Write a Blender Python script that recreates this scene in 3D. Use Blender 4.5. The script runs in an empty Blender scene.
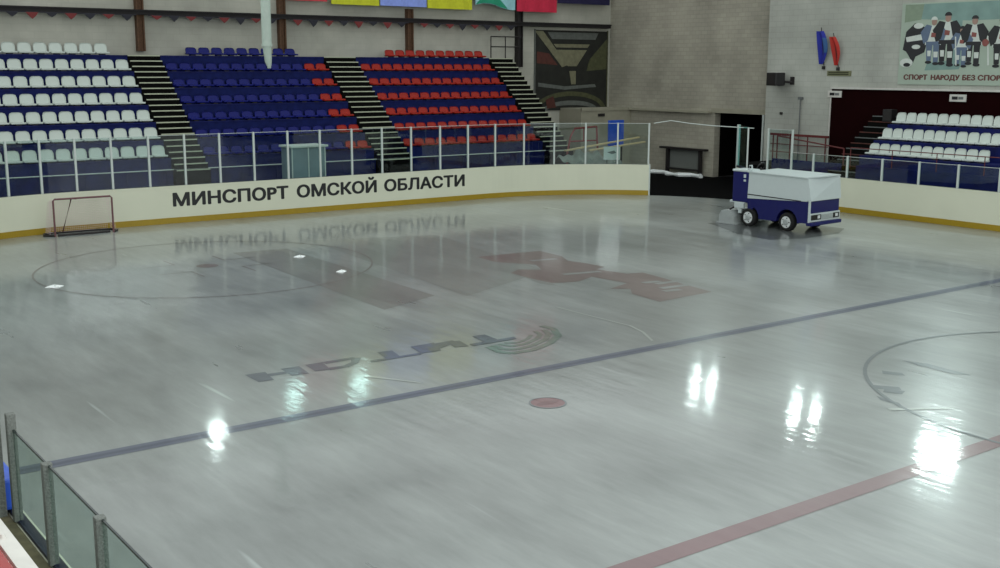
import bpy, bmesh, math, random
from mathutils import Vector, Matrix
random.seed(7)
S = bpy.context.scene
COL = S.collection
PI = math.pi
rad = math.radians

# ------------------------------------------------------------------ materials
def lin(c):
    return tuple(((v/255)/12.92 if v/255 <= .04045 else (((v/255)+.055)/1.055)**2.4) for v in c)

def mat(name, rgb, rough=.55, metal=0., var=.08, scale=6., bump=0., spec=.5, emit=None, es=0., stretch=(1,1,1), coat=0.):
    m = bpy.data.materials.new(name); m.use_nodes = True
    nt = m.node_tree; b = nt.nodes['Principled BSDF']
    c = lin(rgb)
    tc = nt.nodes.new('ShaderNodeTexCoord'); mp = nt.nodes.new('ShaderNodeMapping')
    mp.inputs['Scale'].default_value = stretch
    nz = nt.nodes.new('ShaderNodeTexNoise'); nz.inputs['Scale'].default_value = scale; nz.inputs['Detail'].default_value = 4
    cr = nt.nodes.new('ShaderNodeMixRGB'); cr.blend_type = 'MIX'
    cr.inputs[1].default_value = (*[max(0, v*(1-var*2)) for v in c], 1)
    cr.inputs[2].default_value = (*[min(1, v*(1+var*2)) for v in c], 1)
    L = nt.links
    L.new(tc.outputs['Object'], mp.inputs[0]); L.new(mp.outputs[0], nz.inputs['Vector'])
    L.new(nz.outputs[0], cr.inputs[0]); L.new(cr.outputs[0], b.inputs['Base Color'])
    b.inputs['Roughness'].default_value = rough; b.inputs['Metallic'].default_value = metal
    b.inputs['Specular IOR Level'].default_value = spec
    b.inputs['Coat Weight'].default_value = coat
    if bump:
        bp = nt.nodes.new('ShaderNodeBump'); bp.inputs['Strength'].default_value = bump; bp.inputs['Distance'].default_value = .02
        L.new(nz.outputs[0], bp.inputs['Height']); L.new(bp.outputs[0], b.inputs['Normal'])
    if emit:
        b.inputs['Emission Color'].default_value = (*lin(emit), 1); b.inputs['Emission Strength'].default_value = es
    return m

def brick_mat(name, rgb, mort, sx=1., rough=.8, bump=.25, vcol=.1):
    m = bpy.data.materials.new(name); m.use_nodes = True
    nt = m.node_tree; b = nt.nodes['Principled BSDF']; L = nt.links
    tc = nt.nodes.new('ShaderNodeTexCoord'); sp = nt.nodes.new('ShaderNodeSeparateXYZ'); cb = nt.nodes.new('ShaderNodeCombineXYZ')
    add = nt.nodes.new('ShaderNodeMath'); add.operation = 'ADD'
    L.new(tc.outputs['Object'], sp.inputs[0]); L.new(sp.outputs[0], add.inputs[0]); L.new(sp.outputs[1], add.inputs[1])
    L.new(add.outputs[0], cb.inputs[0]); L.new(sp.outputs[2], cb.inputs[1])
    bt = nt.nodes.new('ShaderNodeTexBrick'); bt.inputs['Scale'].default_value = 1/sx
    bt.inputs['Brick Width'].default_value = .4; bt.inputs['Row Height'].default_value = .2; bt.inputs['Mortar Size'].default_value = .012
    c = lin(rgb)
    bt.inputs['Color1'].default_value = (*[v*(1+vcol) for v in c], 1); bt.inputs['Color2'].default_value = (*[v*(1-vcol) for v in c], 1)
    bt.inputs['Mortar'].default_value = (*lin(mort), 1)
    L.new(cb.outputs[0], bt.inputs['Vector'])
    nz = nt.nodes.new('ShaderNodeTexNoise'); nz.inputs['Scale'].default_value = .5; nz.inputs['Detail'].default_value = 6
    L.new(tc.outputs['Object'], nz.inputs['Vector'])
    rp = nt.nodes.new('ShaderNodeMapRange'); rp.inputs[1].default_value = .3; rp.inputs[2].default_value = .7
    rp.inputs[3].default_value = .78; rp.inputs[4].default_value = 1.15
    L.new(nz.outputs[0], rp.inputs[0])
    mx = nt.nodes.new('ShaderNodeMixRGB'); mx.blend_type = 'MULTIPLY'; mx.inputs[0].default_value = 1
    L.new(bt.outputs['Color'], mx.inputs[1]); L.new(rp.outputs[0], mx.inputs[2]); L.new(mx.outputs[0], b.inputs['Base Color'])
    b.inputs['Roughness'].default_value = rough
    bp = nt.nodes.new('ShaderNodeBump'); bp.inputs['Strength'].default_value = bump; bp.inputs['Distance'].default_value = .01
    L.new(bt.outputs['Fac'], bp.inputs['Height']); bp.invert = True; L.new(bp.outputs[0], b.inputs['Normal'])
    return m

def ice_mat(name, rgb, var=1.):
    m = bpy.data.materials.new(name); m.use_nodes = True
    nt = m.node_tree; b = nt.nodes['Principled BSDF']; L = nt.links
    N = nt.nodes.new
    tc = N('ShaderNodeTexCoord')
    def noise(scale, stretch, detail=5, rough=.5, rot=0.):
        mp = N('ShaderNodeMapping'); mp.inputs['Scale'].default_value = stretch; mp.inputs['Rotation'].default_value = (0, 0, rot)
        n = N('ShaderNodeTexNoise'); n.inputs['Scale'].default_value = scale; n.inputs['Detail'].default_value = detail
        n.inputs['Roughness'].default_value = rough
        L.new(tc.outputs['Object'], mp.inputs[0]); L.new(mp.outputs[0], n.inputs['Vector']); return n
    def rng(src, a, b_, c, d):
        r = N('ShaderNodeMapRange'); r.inputs[1].default_value = a; r.inputs[2].default_value = b_
        r.inputs[3].default_value = c; r.inputs[4].default_value = d; L.new(src, r.inputs[0]); return r
    cl = noise(.16, (1, 1, 1), 4); st = noise(.7, (.3, 1.5, 1), 6, .6); fi = noise(3., (.3, 1.5, 1), 6, .65)
    r1 = rng(cl.outputs[0], .3, .7, 1-.20*var, 1+.16*var); r2 = rng(st.outputs[0], .3, .7, 1-.10*var, 1+.09*var); r3 = rng(fi.outputs[0], .3, .7, 1-.07*var, 1+.07*var)
    m1 = N('ShaderNodeMath'); m1.operation = 'MULTIPLY'; m2 = N('ShaderNodeMath'); m2.operation = 'MULTIPLY'
    L.new(r1.outputs[0], m1.inputs[0]); L.new(r2.outputs[0], m1.inputs[1]); L.new(m1.outputs[0], m2.inputs[0]); L.new(r3.outputs[0], m2.inputs[1])
    mx = N('ShaderNodeMixRGB'); mx.blend_type = 'MULTIPLY'; mx.inputs[0].default_value = 1
    mx.inputs[1].default_value = (*lin(rgb), 1); L.new(m2.outputs[0], mx.inputs[2])
    # thin pale skate scratches
    sc = noise(1.1, (.18, 2.6, 1), 2, .5, .35); rs = rng(sc.outputs[0], .72, .80, 0, .35*var)
    mw = N('ShaderNodeMixRGB'); mw.inputs[2].default_value = (*lin((205, 218, 215)), 1)
    L.new(rs.outputs[0], mw.inputs[0]); L.new(mx.outputs[0], mw.inputs[1]); L.new(mw.outputs[0], b.inputs['Base Color'])
    b.inputs['IOR'].default_value = 1.31
    rr = rng(st.outputs[0], .3, .7, .27, .38); L.new(rr.outputs[0], b.inputs['Roughness'])
    b.inputs['Coat Weight'].default_value = .6; b.inputs['Coat IOR'].default_value = 1.31
    rc = rng(cl.outputs[0], .3, .7, .055, .11); L.new(rc.outputs[0], b.inputs['Coat Roughness'])
    wv = noise(1.5, (.45, 2.6, 1), 3, .5, .25); wf = noise(5., (1., 1., 1), 2, .5)
    ad = N('ShaderNodeMath'); ad.operation = 'MULTIPLY_ADD'; ad.inputs[1].default_value = .25
    L.new(wf.outputs[0], ad.inputs[0]); L.new(wv.outputs[0], ad.inputs[2])
    bu = N('ShaderNodeBump'); bu.inputs['Strength'].default_value = 1.; bu.inputs['Distance'].default_value = .0048
    L.new(ad.outputs[0], bu.inputs['Height'])
    L.new(bu.outputs[0], b.inputs['Coat Normal']); L.new(bu.outputs[0], b.inputs['Normal'])
    return m

def glass_mat(name, tint, refl=.10, rough=.02):
    m = bpy.data.materials.new(name); m.use_nodes = True
    nt = m.node_tree; nt.nodes.clear(); L = nt.links; N = nt.nodes.new
    out = N('ShaderNodeOutputMaterial'); tr = N('ShaderNodeBsdfTransparent'); gl = N('ShaderNodeBsdfGlossy'); mx = N('ShaderNodeMixShader')
    lw = N('ShaderNodeLayerWeight'); lw.inputs[0].default_value = .5
    pw_ = N('ShaderNodeMath'); pw_.operation = 'POWER'; pw_.inputs[1].default_value = 5
    fr = N('ShaderNodeMath'); fr.operation = 'MULTIPLY_ADD'; fr.inputs[1].default_value = .25; fr.inputs[2].default_value = .035
    L.new(lw.outputs['Facing'], pw_.inputs[0]); L.new(pw_.outputs[0], fr.inputs[0])
    tr.inputs[0].default_value = (*tint, 1); gl.inputs['Roughness'].default_value = rough
    L.new(fr.outputs[0], mx.inputs[0])
    L.new(tr.outputs[0], mx.inputs[1]); L.new(gl.outputs[0], mx.inputs[2]); L.new(mx.outputs[0], out.inputs[0])
    return m

M = dict(
    ice=ice_mat('ice', (133, 138, 136), 1.6), ice_blue=ice_mat('ice_blue_line', (84, 90, 106), .7), ice_blue2=ice_mat('ice_blue_line_core', (70, 76, 92), .7),
    ice_red=ice_mat('ice_red_line', (112, 90, 92), .7), ice_spot=ice_mat('ice_red_spot', (110, 76, 78), .6), ice_redcore=ice_mat('ice_red_spot_core', (98, 64, 66), .6),
    ice_dark=ice_mat('ice_dark_print', (115, 116, 113), .9), ice_dim=ice_mat('ice_dim_print', (123, 127, 124), .9), ice_ad=ice_mat('ice_red_print', (114, 102, 100), .8), ice_ring=ice_mat('ice_pale_red_ring', (112, 104, 104), .8),
    ice_letter=ice_mat('ice_letter', (84, 90, 98), .8), ice_green=ice_mat('ice_green', (98, 116, 106), .8), ice_pale=ice_mat('ice_pale', (154, 160, 155), .6),
    ice_patch=ice_mat('ice_patch', (86, 90, 90), .8), ice_ringb=ice_mat('ice_grey_ring', (98, 105, 108), .8),
    rubber=mat('rubber_matting', (5, 5, 6), .95, spec=.05, var=.3, scale=3), walk=mat('brown_walkway', (84, 78, 56), .9, var=.35, scale=9, bump=.4),
    board=mat('board_plastic', (206, 208, 188), .4, spec=.3, var=.03, scale=.8), kick=mat('yellow_kick_strip', (152, 126, 22), .4, var=.06),
    navycap=mat('navy_cap_rail', (14, 18, 44), .5), text=mat('black_lettering', (16, 17, 20), .5),
    white=mat('white_metal', (190, 198, 194), .45, var=.03), greypost=mat('speckled_grey_post', (104, 108, 104), .8, var=.3, scale=60, bump=.5),
    darkmetal=mat('dark_metal', (26, 22, 22), .6), red_pipe=mat('red_painted_pipe', (120, 40, 40), .5), goalpipe=mat('goal_pipe', (104, 66, 70), .5),
    net=mat('net_cord', (214, 192, 196), .8), brickend=brick_mat('painted_block_end', (172, 171, 160), (168, 167, 156), 1.4, vcol=.03, bump=.1),
    bricksideL=brick_mat('painted_block_grey', (160, 156, 142), (146, 143, 131), 1., vcol=.06), bricksideR=brick_mat('painted_block_pale', (166, 168, 160), (158, 160, 152), 1.2, vcol=.03, bump=.12),
    blackroom=mat('black_interior', (6, 6, 6), .95, spec=.05), seat_white=mat('white_seat_plastic', (188, 196, 190), .4, var=.02, spec=.3),
    seat_blue=mat('blue_seat_plastic', (17, 24, 100), .3, spec=.18, var=.1), seat_red=mat('red_seat_plastic', (150, 34, 22), .3, var=.08, spec=.2),
    navy=mat('navy_painted_riser', (22, 30, 80), .8, spec=.1, var=.3, scale=5), navydark=mat('navy_front_wall', (16, 24, 78), .6, spec=.15, var=.35, scale=2.5),
    step=mat('black_step', (8, 8, 7), .95, spec=.1), nosing=mat('cream_step_edge', (178, 182, 160), .6), brown=mat('rusty_brown_column', (84, 58, 38), .8, var=.3, scale=12),
    beam=mat('black_beam', (22, 18, 20), .8), maroon=mat('dark_maroon_panel', (24, 3, 4), .95, spec=.05, var=.15, scale=2.),
    zam_navy=mat('navy_machine_paint', (14, 18, 84), .3, var=.05, spec=.3, coat=.1), zam_white=mat('white_machine_paint', (182, 192, 192), .35, var=.02), tyre=mat('black_tyre', (12, 12, 13), .85),
    steel=mat('brushed_steel', (160, 166, 166), .45, .2), hub=mat('wheel_hub', (200, 205, 205), .4), seatblack=mat('black_vinyl', (20, 19, 20), .5),
    redgloss=mat('glossy_red_panel', (140, 16, 14), .2, spec=.3, coat=.15), whitegloss=mat('glossy_white_edge', (196, 194, 188), .25), bluepl=mat('blue_plastic', (40, 84, 190), .4),
    blueflag=mat('blue_flag_cloth', (34, 44, 150), .8), teal_flag=mat('teal_flag_cloth', (52, 92, 142), .8), redflag=mat('red_flag_cloth', (172, 44, 36), .8), plate=mat('olive_plate', (112, 114, 84), .5), olive=mat('olive_mark', (40, 44, 20), .6),
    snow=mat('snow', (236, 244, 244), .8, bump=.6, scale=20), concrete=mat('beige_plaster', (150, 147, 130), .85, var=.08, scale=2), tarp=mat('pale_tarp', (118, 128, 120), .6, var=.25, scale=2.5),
    wood=mat('pale_timber', (186, 168, 128), .6), cabinet=mat('grey_glazed_booth', (112, 130, 138), .2, var=.15, scale=2.),
    glass=glass_mat('clear_rink_glass', (.86, .92, .91)), glassg=glass_mat('green_edge_glass', (.84, .91, .885)), glassedge=mat('glass_edge', (14, 30, 30), .2), glasst=glass_mat('teal_gate_glass', (.55, .8, .78)),
    b_red=mat('red_banner', (205, 70, 78), .8), b_yellow=mat('yellow_banner', (196, 200, 40), .8), b_blue=mat('periwinkle_banner', (138, 158, 232), .8), b_crim=mat('crimson_banner', (196, 34, 66), .8), b_navy=mat('navy_banner', (22, 18, 62), .8), b_cyan=mat('cyan_banner', (150, 200, 208), .8), b_green=mat('green_banner', (32, 142, 110), .8),
    penred=mat('red_pennant', (112, 40, 40), .8), pendark=mat('dark_pennant', (34, 34, 44), .8), lamp=mat('lamp_lens', (255, 255, 250), .5, emit=(232, 255, 250), es=170), lampdim=mat('lamp_lens_dim', (255, 255, 250), .5, emit=(205, 255, 245), es=16),
    mural_dark=mat('mural_dark', (26, 27, 22), .7, var=.5, scale=2.5), mural_cream=mat('mural_cream', (116, 114, 90), .7, var=.25, scale=4), mural_olive=mat('mural_olive', (70, 72, 46), .7, var=.3), mural_grey=mat('mural_grey', (92, 96, 92), .7, var=.2), mural_red=mat('mural_red', (78, 38, 30), .7, var=.3), rail_red=mat('maroon_pipe', (92, 30, 30), .6), pipe_white=mat('pale_green_pipe', (176, 190, 180), .5),
    post_bg=mat('poster_ground', (158, 172, 158), .5, var=.06, scale=1.), post_teal=mat('poster_teal', (118, 146, 140), .5, var=.15, scale=2), post_green=mat('poster_green', (126, 142, 122), .5), p_black=mat('poster_black', (30, 30, 34), .5), p_white=mat('poster_white', (196, 202, 196), .5), p_skin=mat('poster_skin', (150, 122, 110), .5), p_red=mat('poster_red', (130, 72, 66), .5), p_blue=mat('poster_blue', (88, 104, 128), .5), p_text=mat('poster_text', (92, 48, 44), .5),
    puck=mat('grey_print', (96, 100, 100), .6),
)

# ------------------------------------------------------------------ mesh builder
PC = [0]
class MB:
    def __init__(self): self.v = []; self.f = []; self.mi = []; self.mats = []; self.T = Matrix()
    def m(self, k):
        if k not in self.mats: self.mats.append(k)
        return self.mats.index(k)
    def add(self, vs, fs, k):
        o = len(self.v); i = self.m(k)
        self.v += [self.T @ Vector(p) for p in vs]
        for f in fs: self.f.append([o+a for a in f]); self.mi.append(i)
    def box(self, x0, x1, y0, y1, z0, z1, k):
        x0, x1 = sorted((x0, x1)); y0, y1 = sorted((y0, y1)); z0, z1 = sorted((z0, z1))
        self.add([(x, y, z) for z in (z0, z1) for x, y in ((x0, y0), (x1, y0), (x1, y1), (x0, y1))],
                 [(3, 2, 1, 0), (4, 5, 6, 7), (0, 1, 5, 4), (1, 2, 6, 5), (2, 3, 7, 6), (3, 0, 4, 7)], k)
    def bevbox(self, x0, x1, y0, y1, z0, z1, b, k):   # box with chamfered vertical and top edges
        bm = bmesh.new(); bmesh.ops.create_cube(bm, size=1)
        for v in bm.verts: v.co = Vector(((x0+x1)/2+v.co.x*(x1-x0), (y0+y1)/2+v.co.y*(y1-y0), (z0+z1)/2+v.co.z*(z1-z0)))
        bmesh.ops.bevel(bm, geom=bm.edges[:], offset=b, segments=2, affect='EDGES', profile=.6)
        bm.verts.index_update(); self.add([v.co[:] for v in bm.verts], [[v.index for v in f.verts] for f in bm.faces], k); bm.free()
    def prism(self, pts, vec, k):                     # planar outline extruded along vec
        n = len(pts); a = [Vector(p) for p in pts]; vv = Vector(vec); b = [p+vv for p in a]
        self.add([p[:] for p in a+b], [list(range(n))[::-1], list(range(n, 2*n))]+[(i, (i+1) % n, n+(i+1) % n, n+i) for i in range(n)], k)
    def tube(self, pts, r, k, n=8):
        pts = [Vector(p) for p in pts]; rings = []
        for i, p in enumerate(pts):
            d = (pts[min(i+1, len(pts)-1)]-pts[max(i-1, 0)]).normalized()
            a = d.cross(Vector((0, 0, 1)) if abs(d.z) < .9 else Vector((1, 0, 0))).normalized(); b = d.cross(a)
            rr = r[i] if isinstance(r, (list, tuple)) else r
            rings.append([(p+a*math.cos(t)*rr+b*math.sin(t)*rr)[:] for t in [2*PI*j/n for j in range(n)]])
        vs = [q for g in rings for q in g]; fs = []
        for i in range(len(pts)-1):
            for j in range(n): fs.append((i*n+j, i*n+(j+1) % n, (i+1)*n+(j+1) % n, (i+1)*n+j))
        fs.append(tuple(range(n))[::-1]); fs.append(tuple((len(pts)-1)*n+j for j in range(n)))
        self.add(vs, fs, k)
    def grid(self, fn, nu, nv, k):
        vs = [fn(i/nu, j/nv) for i in range(nu+1) for j in range(nv+1)]
        self.add(vs, [(i*(nv+1)+j, (i+1)*(nv+1)+j, (i+1)*(nv+1)+j+1, i*(nv+1)+j+1) for i in range(nu) for j in range(nv)], k)
    def build(self, name, parent=None, smooth=False):
        me = bpy.data.meshes.new(name); me.from_pydata([tuple(p) for p in self.v], [], self.f)
        for k in self.mats: me.materials.append(M[k])
        for p, i in zip(me.polygons, self.mi): p.material_index = i; p.use_smooth = smooth
        bm = bmesh.new(); bm.from_mesh(me); bmesh.ops.recalc_face_normals(bm, faces=bm.faces[:]); bm.to_mesh(me); bm.free()
        if smooth: me.set_sharp_from_angle(angle=rad(40))
        o = bpy.data.objects.new(name, me); COL.objects.link(o)
        if parent: o.parent = parent
        return o

def tag(o, label=None, cat=None, group=None, kind=None):
    for a, b in (('label', label), ('category', cat), ('group', group), ('kind', kind)):
        if b: o[a] = b
    return o
def thing(name, label, cat, loc=(0, 0, 0), rz=0, group=None):
    o = bpy.data.objects.new(name, None); COL.objects.link(o); o.location = loc; o.rotation_euler = (0, 0, rz); o.empty_display_size = .1
    return tag(o, label, cat, group)
def copy_tree(o, parent=None):
    c = o.copy(); COL.objects.link(c)
    if parent: c.parent = parent
    for ch in list(o.children): copy_tree(ch, c)
    return c
def struct(o): o['kind'] = 'structure'; return o

def text_geo(body, bold=.0, extr=0., width=1.):
    cu = bpy.data.curves.new('txt', 'FONT'); cu.body = body; cu.offset = bold; cu.extrude = extr; cu.resolution_u = 3; cu.space_character = width
    ob = bpy.data.objects.new('txt', cu); COL.objects.link(ob)
    bpy.context.view_layer.update()
    me = bpy.data.meshes.new_from_object(ob)
    vs = [v.co.copy() for v in me.vertices]; fs = [list(p.vertices) for p in me.polygons]
    bpy.data.objects.remove(ob); bpy.data.curves.remove(cu)
    x0 = min(v.x for v in vs); x1 = max(v.x for v in vs); y0 = min(v.y for v in vs); y1 = max(v.y for v in vs)
    return vs, fs, (x0, x1, y0, y1)
def put_text(mb, body, fn, k, bold=0., extr=.0, width=1., cap=None):
    """fn(u, v, d): u,v in 0..1 across the text box"""
    vs, fs, (x0, x1, y0, y1) = text_geo(body, bold, extr, width)
    if cap: _, _, (_, _, y0, y1) = text_geo(cap, bold, extr)
    mb.add([fn((v.x-x0)/(x1-x0), (v.y-y0)/(y1-y0), v.z) for v in vs], fs, k)

# ------------------------------------------------------------------ rink geometry
EX = -29.88; RF = 8.37; WF = 16.13; WN = -17.45; RN = 8.9
def arc(cx, cy, R, a0, a1, n):
    return [(cx+R*math.cos(rad(a0+(a1-a0)*i/n)), cy+R*math.sin(rad(a0+(a1-a0)*i/n))) for i in range(n+1)]
CFX, CFY = EX+RF, WF-RF            # far-left arc centre
CNX, CNY = EX+RN, WN+RN
# outline of the ice (left part, and the mirror of it beyond the centre line)
outl = arc(CNX, CNY, RN+.05, 270, 180, 24) + arc(CFX, CFY, RF+.05, 180, 90, 24) + [(22, WF+.05), (22, WN-.05)]
mb = MB()
mb.add([(x, y, 0) for x, y in outl], [list(range(len(outl)))[::-1]], 'ice')
def decal(pts, k, z=.004): mb.add([(x, y, z) for x, y in pts], [list(range(len(pts)))], k)
def ring(cx, cy, R, w, k, a0=0, a1=360, n=72, z=.0065):
    for i in range(n):
        t0 = rad(a0+(a1-a0)*i/n); t1 = rad(a0+(a1-a0)*(i+1)/n)
        decal([(cx+(R-w)*math.cos(t0), cy+(R-w)*math.sin(t0)), (cx+R*math.cos(t0), cy+R*math.sin(t0)),
               (cx+R*math.cos(t1), cy+R*math.sin(t1)), (cx+(R-w)*math.cos(t1), cy+(R-w)*math.sin(t1))], k, z)
bx = -7.09
decal([(bx-.15, WN), (bx+.15, WN), (bx+.15, WF), (bx-.15, WF)], 'ice_blue')
decal([(bx-.04, WN), (bx+.05, WN), (bx+.05, WF), (bx-.04, WF)], 'ice_blue2', .006)
decal([(-.15, WN), (.15, WN), (.15, WF), (-.15, WF)], 'ice_red')
ring(-21.02, -7.97, 4.5, .05, 'ice_ring'); ring(0, 0, 4.5, .07, 'ice_ringb')
for a0 in (0,):
    decal([(-5.39+.3*math.cos(t), -8.54+.3*math.sin(t)) for t in [2*PI*i/28 for i in range(28)]], 'ice_spot')
    decal([(-5.39+.09*math.cos(t), -8.54+.22*math.sin(t)) for t in [2*PI*i/16 for i in range(16)]], 'ice_redcore', .005)
    ring(-5.39, -8.54, .31, .03, 'ice_ringb', z=.0065)
decal([(-21.02+.3*math.cos(t), -8.0+.3*math.sin(t)) for t in [2*PI*i/24 for i in range(24)]], 'ice_ad')
for sx in (-1, 1):
    for sy in (-1, 1):          # L-shaped marks round the end spot
        x, y = -21.02+sx*.6, -7.97+sy*.7
        decal([(x, y), (x+sx*.9, y), (x+sx*.9, y+sy*.05), (x, y+sy*.05)], 'ice_ring'); decal([(x, y), (x+sx*.05, y), (x+sx*.05, y+sy*.9), (x, y+sy*.9)], 'ice_ring')
# printed advert blocks
decal([(-22.7, -6.55), (-22.5, -4.9), (-13.9, -5.2), (-13.2, -7.0)], 'ice_dark')
decal([(-23.6, -3.6), (-22.3, .3), (-15.0, -.9), (-13.4, -4.6)], 'ice_dim', .003)
adv = [(-17.94, -1.11), (-17.85, .2), (-17.75, 1.05), (-16.6, .95), (-15.9, .6), (-15.3, .75), (-14.53, .78), (-14.4, .35), (-13.4, .55), (-13.3, 1.03), (-12.4, .9), (-11.4, .7), (-10.35, .56), (-10.3, -.5), (-10.22, -1.33), (-11.3, -1.2), (-11.8, -.8), (-12.1, -1.2), (-12.4, -.35), (-13.6, -.5), (-13.3, -1.2), (-13.5, -1.89), (-14.4, -1.95), (-15.27, -1.9), (-15.6, -1.4), (-15.2, -.9), (-15.9, -.55), (-16.9, -1.2)]
decal(adv, 'ice_ad')
for x, y, l, w in ((-16.4, .15, .8, .14), (-14.2, -.35, 1.1, .22), (-12.1, .25, .5, .1), (-11.8, .58, .8, .06), (-11.3, .3, .9, .06), (-11.0, -.1, .5, .1)):
    decal([(x-.2, y-l/2), (x, y-l/2), (x+w, y+l/2), (x+w-.2, y+l/2)], 'ice', .0055+.0003*(x+17))
decal([(-16.5, -1.5), (-15.7, -1.3), (-13.2, -2.0), (-13.6, -2.2)], 'ice_dim', .0035)
# team name, read from the far end
for iq, q in enumerate([[(-9.87, -11.83), (-9.85, -11.45), (-9.27, -11.55), (-9.28, -11.83)], [(-9.7, -11.52), (-9.66, -11.09), (-9.52, -11.13), (-9.53, -11.56)], [(-9.88, -11.14), (-9.85, -10.78), (-9.29, -10.86), (-9.32, -11.18)], [(-9.87, -10.65), (-9.86, -10.31), (-9.31, -10.42), (-9.35, -10.71)], [(-9.87, -10.32), (-9.86, -9.68), (-9.72, -9.63), (-9.71, -10.3)], [(-9.83, -9.72), (-9.72, -9.56), (-9.43, -9.79), (-9.26, -10.09), (-9.4, -10.12), (-9.55, -9.87)], [(-9.44, -10.41), (-9.41, -10.01), (-9.28, -10.09), (-9.28, -10.45)], [(-9.92, -9.1), (-9.87, -8.8), (-9.35, -8.92), (-9.41, -9.21)], [(-9.44, -9.53), (-9.4, -8.46), (-9.28, -8.5), (-9.32, -9.58)], [(-9.92, -8.35), (-9.93, -7.8), (-9.31, -8.03), (-9.35, -8.47)], [(-9.85, -7.88), (-9.88, -7.4), (-9.69, -7.39), (-9.42, -8.07)], [(-9.83, -7.56), (-9.77, -7.29), (-9.29, -7.4), (-9.37, -7.68)], [(-9.94, -6.87), (-9.92, -6.57), (-9.3, -6.63), (-9.32, -6.97)], [(-9.42, -7.29), (-9.4, -6.2), (-9.23, -6.27), (-9.25, -7.33)]]): decal(q, 'ice_letter', .0045+.0002*iq)
for line, w in zip([[(-9.03, -7.11), (-8.55, -7.18), (-8.35, -7.05), (-8.32, -6.58), (-8.54, -5.98), (-8.95, -5.42), (-9.48, -5.11), (-9.86, -5.13)], [(-9.06, -6.97), (-8.69, -6.99), (-8.54, -6.78), (-8.61, -6.34), (-8.86, -5.82), (-9.21, -5.46), (-9.54, -5.31)], [(-9.09, -6.82), (-8.8, -6.71), (-8.79, -6.4), (-9.02, -5.9), (-9.27, -5.63), (-9.56, -5.54)], [(-9.11, -6.67), (-8.96, -6.46), (-9.1, -6.09), (-9.33, -5.82)]], (.16, .13, .11, .09)):
    for i in range(len(line)-1):
        (ax, ay), (bx_, by_) = line[i], line[i+1]; dx, dy = bx_-ax, by_-ay; l = math.hypot(dx, dy); nx, ny = -dy/l*w/2, dx/l*w/2
        decal([(ax+nx, ay+ny), (ax-nx, ay-ny), (bx_-nx, by_-ny), (bx_+nx, by_+ny)], 'ice_green', .005+.0002*i)
PA = [(-11.17, -3.68), (-10.25, -3.68), (-9.42, -3.65), (-8.78, -3.63), (-8.18, -3.82), (-7.52, -4.19)]
for i in range(len(PA)-1):
    a, b = PA[i], PA[i+1]; decal([(a[0], a[1]), (a[0]+.01, a[1]+.06), (b[0]+.01, b[1]+.06), b], 'ice_pale', .005)
for iq, q in enumerate([[(-3.43, -2.38), (-3.11, -2.23), (-2.97, -2.34), (-3.28, -2.55)], [(-2.95, -3.33), (-2.59, -3.07), (-2.45, -3.2), (-2.75, -3.48)], [(-2.7, -3.32), (-2.38, -3.2), (-2.3, -3.41), (-2.56, -3.56)], [(-2.49, -3.84), (-2.03, -3.89), (-1.89, -4.0), (-2.32, -3.98)], [(-3.65, -1.45), (-3.23, -1.27), (-2.67, -1.33), (-2.29, -1.35), (-2.55, -1.53), (-3.19, -1.52)]]): decal(q, 'ice_ringb', .0035+.0002*iq)
decal([(-1.95, -4.3), (-1.85, -4.38), (-1.30, -3.45), (-1.36, -3.40)], 'ice_pale', .006)
decal([(-8.6, -10.1), (-8.55, -10.2), (-7.6, -9.6), (-7.62, -9.55)], 'ice_pale', .006)
# darker ice patch under and around the resurfacer
dark_patch = [(-19.2, 9.7), (-18.6, 11.2), (-17.0, 12.4), (-15.5, 12.5), (-14.9, 11.4), (-14.8, 9.6), (-15.3, 8.4), (-16.8, 8.6), (-18.2, 9.3)]
decal(dark_patch, 'ice_patch', .005)
ice = mb.build('floor'); struct(ice)
mb = MB(); mb.box(-45, 26, -30, 30, -.3, -.03, 'rubber'); struct(mb.build('floor'))
mb = MB(); mb.box(-24, 22, -20.6, WN-.13, -.02, 1.1, 'walk'); mb.box(-24, 22, -24, -20.6, -.02, 3.2, 'walk'); struct(mb.build('floor'))

for i, (x, y, r, lb) in enumerate(((-20.29, -12.25, .2, 'small modelled white glint on the ice in front of the goal'), (-20.9, -5.26, .17, 'small modelled white glint on the dark printed band, nearer the end boards'), (-18.05, -5.45, .14, 'tiny modelled white glint on the dark printed band, nearer the blue line'))):
    mb = MB(); mb.grid(lambda u, v: (x+r*(.5+.5*math.sin(PI*v))*(1+.25*math.sin(u*25+i))*math.cos(2*PI*u)*v, y+1.3*r*(1+.2*math.cos(u*19))*math.sin(2*PI*u)*v, -.03+.075*(1-v)**.6*(1+.3*math.sin(u*31))), 18, 5, 'snow')  # low white mounds stand in for bright glints on the ice
    tag(mb.build('glint_mound', smooth=True), lb, 'snow', 'modelled glints on the ice')
# walls
mb = MB(); mb.box(-39.4, -39, -26, 23, 0, 12, 'brickend'); struct(mb.build('wall_end'))
mb = MB(); mb.box(-39.4, -31.1, 22.6, 23, 0, 12, 'bricksideL'); mb.box(-31.1, -27.9, 22.6, 23, 3.22, 12, 'bricksideL'); mb.box(-27.9, -26.95, 22.6, 23, 0, 12, 'bricksideL'); struct(mb.build('wall_far'))
mb = MB(); mb.box(-26.95, 22, 21.5, 23, 0, 12, 'bricksideR'); struct(mb.build('wall_side'))
mb = MB(); mb.box(-31.3, -31.15, 23.0, 27, 0, 3.4, 'blackroom'); mb.box(-27.85, -27.7, 23.0, 27, 0, 3.4, 'blackroom'); mb.box(-31.3, -27.7, 27, 27.2, 0, 3.4, 'blackroom'); mb.box(-31.3, -27.7, 23.0, 27.2, 3.4, 3.5, 'blackroom'); struct(mb.build('door_1'))
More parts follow.
